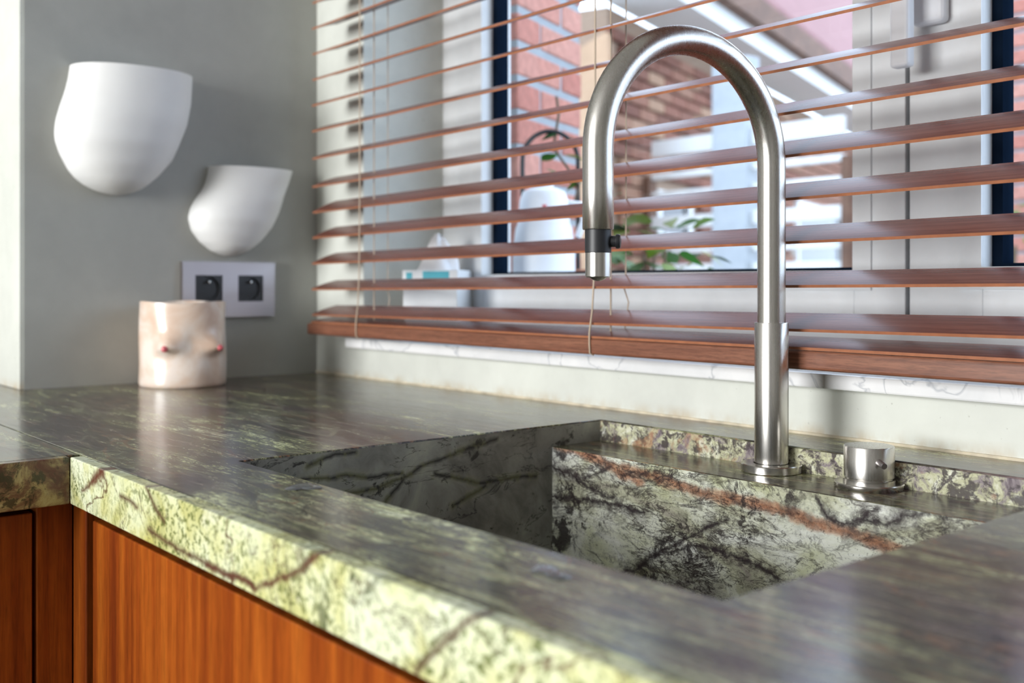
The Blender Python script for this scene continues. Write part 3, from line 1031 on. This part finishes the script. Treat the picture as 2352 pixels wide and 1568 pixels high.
# ------------------------------------------------------------------ water on the worktop
def puddle(loc, length, width, rot, label, seed):
    bm = bmesh.new()
    rnd = random.Random(seed)
    ph = [rnd.uniform(0, 6.28) for _ in range(4)]
    n = 40
    c = bm.verts.new((0, 0, .0011))
    prev = [c] * n
    for s, z in ((.55, .0011), (.88, .0009), (1.0, .0001)):
        ring = []
        for i in range(n):
            a = 2 * math.pi * i / n
            r = s * (1 + .28 * math.sin(2 * a + ph[0]) + .20 * math.sin(3 * a + ph[1]) + .10 * math.sin(5 * a + ph[2]))
            ring.append(bm.verts.new((length / 2 * r * math.cos(a), width / 2 * r * math.sin(a), z)))
        for i in range(n):
            j = (i + 1) % n
            if prev[0] is c:
                bm.faces.new((c, ring[i], ring[j]))
            else:
                bm.faces.new((prev[i], ring[i], ring[j], prev[j]))
        prev = ring
    bm.faces.new(prev[::-1])
    o = link('water_puddle', mesh_from(bm, 'water_puddle', True, 80), M['water'], None, loc, (0, 0, rot))
    tag(o, label, 'water', 'water spilt on the worktop')


puddle((.938, -.540, .0002), .020, .034, math.radians(60), 'small water puddle at the left front rim of the sink', 3)
puddle((1.236, -.556, .0002), .018, .026, math.radians(60), 'small water puddle at the near front rim of the sink', 5)

# ------------------------------------------------------------------ outside: ground, outer sill, brick pier
struct(box('ground', -12, 8, WALL_T, 16, FLOOR - .15, FLOOR - .05, M['ground']))
struct(box('trim_4', OP_X0, OP_X1, .236, .46, .075, .118, M['stone_sill'], None, .003))['label'] = 'grey stone outer window sill'

pier = empty('brick_pier', (.1312, .3561, FLOOR - .05), 'salmon brick pier with grey joints just outside the window', 'pier')
pier.rotation_euler = (0, 0, math.atan2(.2784, -.1193))
LEN, THK = .302, .112
box('mortar_core', .003, LEN - .003, .003, THK - .003, 0, 2.6, M['mortar'], pier)


def brick_mesh(l, d, h):
    bm = bmesh.new()
    add_box(bm, -l / 2, l / 2, -d / 2, d / 2, -h / 2, h / 2)
    bmesh.ops.bevel(bm, geom=bm.edges[:], offset=.003, segments=1, affect='EDGES')
    return mesh_from(bm, 'brick')


BM_S, BM_H = brick_mesh(.196, .10, .051), brick_mesh(.098, .10, .051)
course = .0655
ncourse = 22
z_start = -.14 - (FLOOR - .05)
for k in range(ncourse):
    z = z_start + course * k
    flip = k % 2
    # seen long face (local y = 0) and the end face (local x = 0)
    rows = [('S', 0, .098), ('H', 0, .256)] if flip else [('H', 0, .049), ('S', 0, .204)]
    for typ, yy, xx in rows:
        link('brick', BM_S if typ == 'S' else BM_H, M['brick'], pier, (xx, .05, z), (random.uniform(-.01, .01), 0, random.uniform(-.006, .006)))

# ------------------------------------------------------------------ outside: white jug, hoop, plants on the outer sill
jug = empty('plastic_jug', (.2690, .2990, .1182), 'white plastic jug standing outside on the window sill', 'jug')
prof = [(0, 0), (.050, 0), (.055, .004), (.0555, .03), (.0545, .10), (.050, .135), (.046, .145), (.0425, .185), (.037, .200), (.024, .206), (.0165, .207)]
lathe('body', prof, M['white_plastic'], jug, (0, 0, 0), 40)
lathe('cap', [(.0165, .0), (.0172, .002), (.0172, .016), (.015, .018), (0, .018)], M['white_plastic'], jug, (0, 0, .2065), 24)
tube('grip', [(.030, .030, .18), (.046, .046, .178), (.050, .050, .15), (.042, .042, .12)], .006, M['white_plastic'], jug)
box('label_print', .0, .010, -.0005, .0005, 0, .022, M['tip'], jug).location = (.034, -.0335, .152)


def leaf_mesh():
    bm = bmesh.new()
    n = 7
    L, R2, Cn = [], [], []
    for i in range(n):
        u = i / (n - 1)
        w = .34 * math.sin(math.pi * u ** .75) * (1 - .25 * u)
        zz = -.22 * u * u
        Cn.append(bm.verts.new((u, 0, zz)))
        if 0 < i < n - 1:
            L.append(bm.verts.new((u, w, zz + .10 * w)))
            R2.append(bm.verts.new((u, -w, zz + .10 * w)))
    for i in range(n - 1):
        for S in (L, R2):
            if i == 0:
                bm.faces.new((Cn[0], Cn[1], S[0]))
            elif i == n - 2:
                bm.faces.new((Cn[i], Cn[i + 1], S[i - 1]))
            else:
                bm.faces.new((Cn[i], Cn[i + 1], S[i], S[i - 1]))
    bmesh.ops.solidify(bm, geom=bm.faces[:], thickness=.012)
    return mesh_from(bm, 'leaf', True, 70)


LM = leaf_mesh()


def pot(parent, r, h):
    lathe('pot', [(0, 0), (r * .72, 0), (r * .95, h * .8), (r, h * .82), (r, h), (r * .88, h), (r * .86, h * .85), (0, h * .84)], M['terracotta'], parent, (0, 0, 0), 32)


def leaves(parent, pts, size, rnd):
    for p in pts:
        o = link('leaf', LM, M['leaf'], parent, p, (rnd.uniform(-.6, .6), rnd.uniform(-.7, .5), rnd.uniform(0, 6.28)))
        s = size * rnd.uniform(.75, 1.3)
        o.scale = (s, s, s)


rnd = random.Random(11)
vine = empty('climbing_plant', (.238, .405, .1182), 'climbing plant on a black hoop behind the white jug', 'potted plant')
pot(vine, .040, .065)
hoop = []
for i in range(25):
    a = math.pi * i / 24
    hoop.append((.030 * math.cos(a) - .030, .042 * math.cos(a) - .036, .265 + .055 * math.sin(a)))
tube('support_hoop', [(0.0, .006, .05)] + hoop + [(-.060, -.078, .2)], .0042, M['black'], vine)
tube('stem', [(0, 0, .05), (-.012, -.01, .15), (.006, .004, .22), (-.028, -.030, .29), (-.020, -.024, .35), (-.026, -.024, .385)], .0026, M['stem'], vine)
leaves(vine, [(-.030, -.040, .29), (-.010, -.020, .275), (-.035, -.045, .25), (-.020, -.030, .315), (.012, .012, .235), (.030, .034, .235), (-.038, -.050, .265),
              (.02, .02, .16), (.0, .01, .12), (.038, .040, .17), (.046, .05, .20), (.03, .04, .10), (-.01, -.015, .305)], .040, rnd)
pl2 = empty('leafy_plant', (.255, .605, FLOOR - .05), 'bushy green plant in a tall pot outside, seen behind the tap spout', 'potted plant')
lathe('pot', [(0, 0), (.13, 0), (.17, .85), (.175, .86), (.175, .9), (.155, .9), (.15, .87), (0, .86)], M['terracotta'], pl2, (0, 0, 0), 32)
for k in range(9):
    a = rnd.uniform(0, 6.28)
    rr = rnd.uniform(.01, .08)
    tube('stem', [(.02 * math.cos(a), .02 * math.sin(a), .85), (rr * math.cos(a), rr * math.sin(a), 1.05), (rr * 1.6 * math.cos(a), rr * 1.6 * math.sin(a), rnd.uniform(1.12, 1.22))], .003, M['stem'], pl2, 6)
leaves(pl2, [(rnd.uniform(-.07, .09), rnd.uniform(-.07, .09), rnd.uniform(1.0, 1.26)) for _ in range(60)], .05, rnd)

# ------------------------------------------------------------------ outside: white bars standing in for window reflections, built as a rail fence
fy = 3.0
fn = empty('reflection_bars', (-1.5, fy, FLOOR - .05), 'white bars standing in for window reflections, built as a rail fence', 'fence')
for z0, z1 in ((.792, .872), (.679, .709), (.597, .618), (.433, .494), (.311, .333), (.217, .257), (.06, .12), (-.12, -.06), (-.3, -.24), (-.5, -.44)):
    child_world(box('rail', -1.95, -1.536, fy - .014, fy + .014, z0, z1, M['white_wood'], None, .004), fn)
    child_world(box('rail', -1.335, -.862, fy - .014, fy + .014, z0, z1, M['white_wood'], None, .004), fn)
child_world(box('post', -1.536, -1.335, fy - .05, fy + .05, FLOOR - .05, 1.20, M['grey_white'], None, .006), fn)
for xa in (-1.99, -.862):
    child_world(box('post', xa, xa + .04, fy - .03, fy + .03, FLOOR - .05, .70, M['brown_wood'], None, .004), fn)

# ------------------------------------------------------------------ outside: neighbouring brick outhouse
ho = empty('brick_outhouse', (-1.8827, 2.6248, FLOOR - .05), 'brown brick outhouse with white eaves and red roof beyond the garden', 'building')
ho.rotation_euler = (0, 0, math.atan2(7.4823 - 2.6248, -3.6235 + 1.8827))
# local x runs along the wall away from the kitchen, local y to its left (into the house)
HL, HW, HH = 16.0, 3.0, 2.45
box('wall_core', .02, HL, .02, .40, 0, HH, M['mortar_far'], ho)
bm = bmesh.new()
g = [(0, 0), (.50, 0), (.50, 2.10), (.02, 2.32), (0, 2.32)]
ga = [bm.verts.new((-.02, y, z)) for y, z in g]
gb = [bm.verts.new((.02, y, z)) for y, z in g]
bm.faces.new(ga)
bm.faces.new(gb[::-1])
for i in range(5):
    j = (i + 1) % 5
    bm.faces.new((ga[i], gb[i], gb[j], ga[j]))
link('end_wall', mesh_from(bm, 'end_wall'), M['tan'], ho)
box('eaves_board', -.15, HL, -.30, -.26, HH + .02, HH + .22, M['white_wood'], ho)
box('soffit', -.15, HL, -.26, .02, HH + .02, HH + .05, M['white_wood'], ho)
bm = bmesh.new()
vs = [bm.verts.new(p) for p in ((-.2, -.36, HH + .24), (HL, -.36, HH + .24), (HL, 4.6, HH + 8.2), (-.2, 4.6, HH + 8.2),
                                (-.2, -.36, HH + .30), (HL, -.36, HH + .30), (HL, 4.6, HH + 8.26), (-.2, 4.6, HH + 8.26))]
for f in ((0, 1, 2, 3), (7, 6, 5, 4), (0, 4, 5, 1), (1, 5, 6, 2), (2, 6, 7, 3), (3, 7, 4, 0)):
    bm.faces.new([vs[i] for i in f])
link('roof', mesh_from(bm, 'roof'), M['roof'], ho)
box('gutter_board', -.2, HL, -.37, -.30, HH + .12, HH + .26, M['brown_wood'], ho)
BF = brick_mesh(.205, .05, .056)
cz = .068
wins = [(.55, 1.05, 1.35, 1.62), (3.2, 4.6, .9, 1.75)]
far = bmesh.new()
for k in range(19):
    z = 1.10 + cz * k
    for i in range(26):
        x = .12 + .216 * i + (.108 if k % 2 else 0)
        if x > 5.5 or any(a - .1 < x < b + .1 and c - .03 < z < d + .03 for a, b, c, d in wins):
            continue
        if x < 3.3:
            link('brick', BF, M['brick_far'], ho, (x, .012, z))
        else:
            add_box(far, x - .1025, x + .1025, -.013, .037, z - .028, z + .028)
link('brick_courses', mesh_from(far, 'brick_courses'), M['brick_far'], ho)['kind'] = 'stuff'
for a, b, c, d in wins:
    wf = boxes('window', [(a, b, -.02, .03, d - .05, d), (a, b, -.02, .03, c, c + .05), (a, a + .05, -.02, .03, c + .05, d - .05), (b - .05, b, -.02, .03, c + .05, d - .05)], M['white_wood'], ho)
    box('pane', a + .05, b - .05, .0, .012, c + .05, d - .05, M['dark_glass'], wf)

# ------------------------------------------------------------------ outside: red brick garden wall seen through the right-hand pane
gw = empty('garden_wall', (-.62, 3.2, FLOOR - .05), 'red brick garden wall seen through the right-hand pane', 'wall')
box('mortar_core', .005, 2.2, .006, .2, 0, 2.44, M['mortar'], gw)
GB = brick_mesh(.205, .06, .053)
for k in range(22):
    for i in range(7):
        link('brick', GB, M['brick'], gw, (.11 + .216 * i + (.108 if k % 2 else 0), .026, 1.02 + .066 * k))
sh = empty('garden_shrub', (-.02, 2.6, FLOOR - .05), 'grey-green shrub in front of the red brick garden wall', 'shrub')
for k in range(7):
    a = 6.28 * k / 7
    tube('stem', [(.02 * math.cos(a), .02 * math.sin(a), 0), (.10 * math.cos(a), .10 * math.sin(a), .7), (.22 * math.cos(a), .22 * math.sin(a), 1.25)], .006, M['stem'], sh, 6)
leaves(sh, [(rnd.gauss(0, .13), rnd.gauss(0, .13), rnd.uniform(.7, 1.38)) for _ in range(110)], .11, rnd)
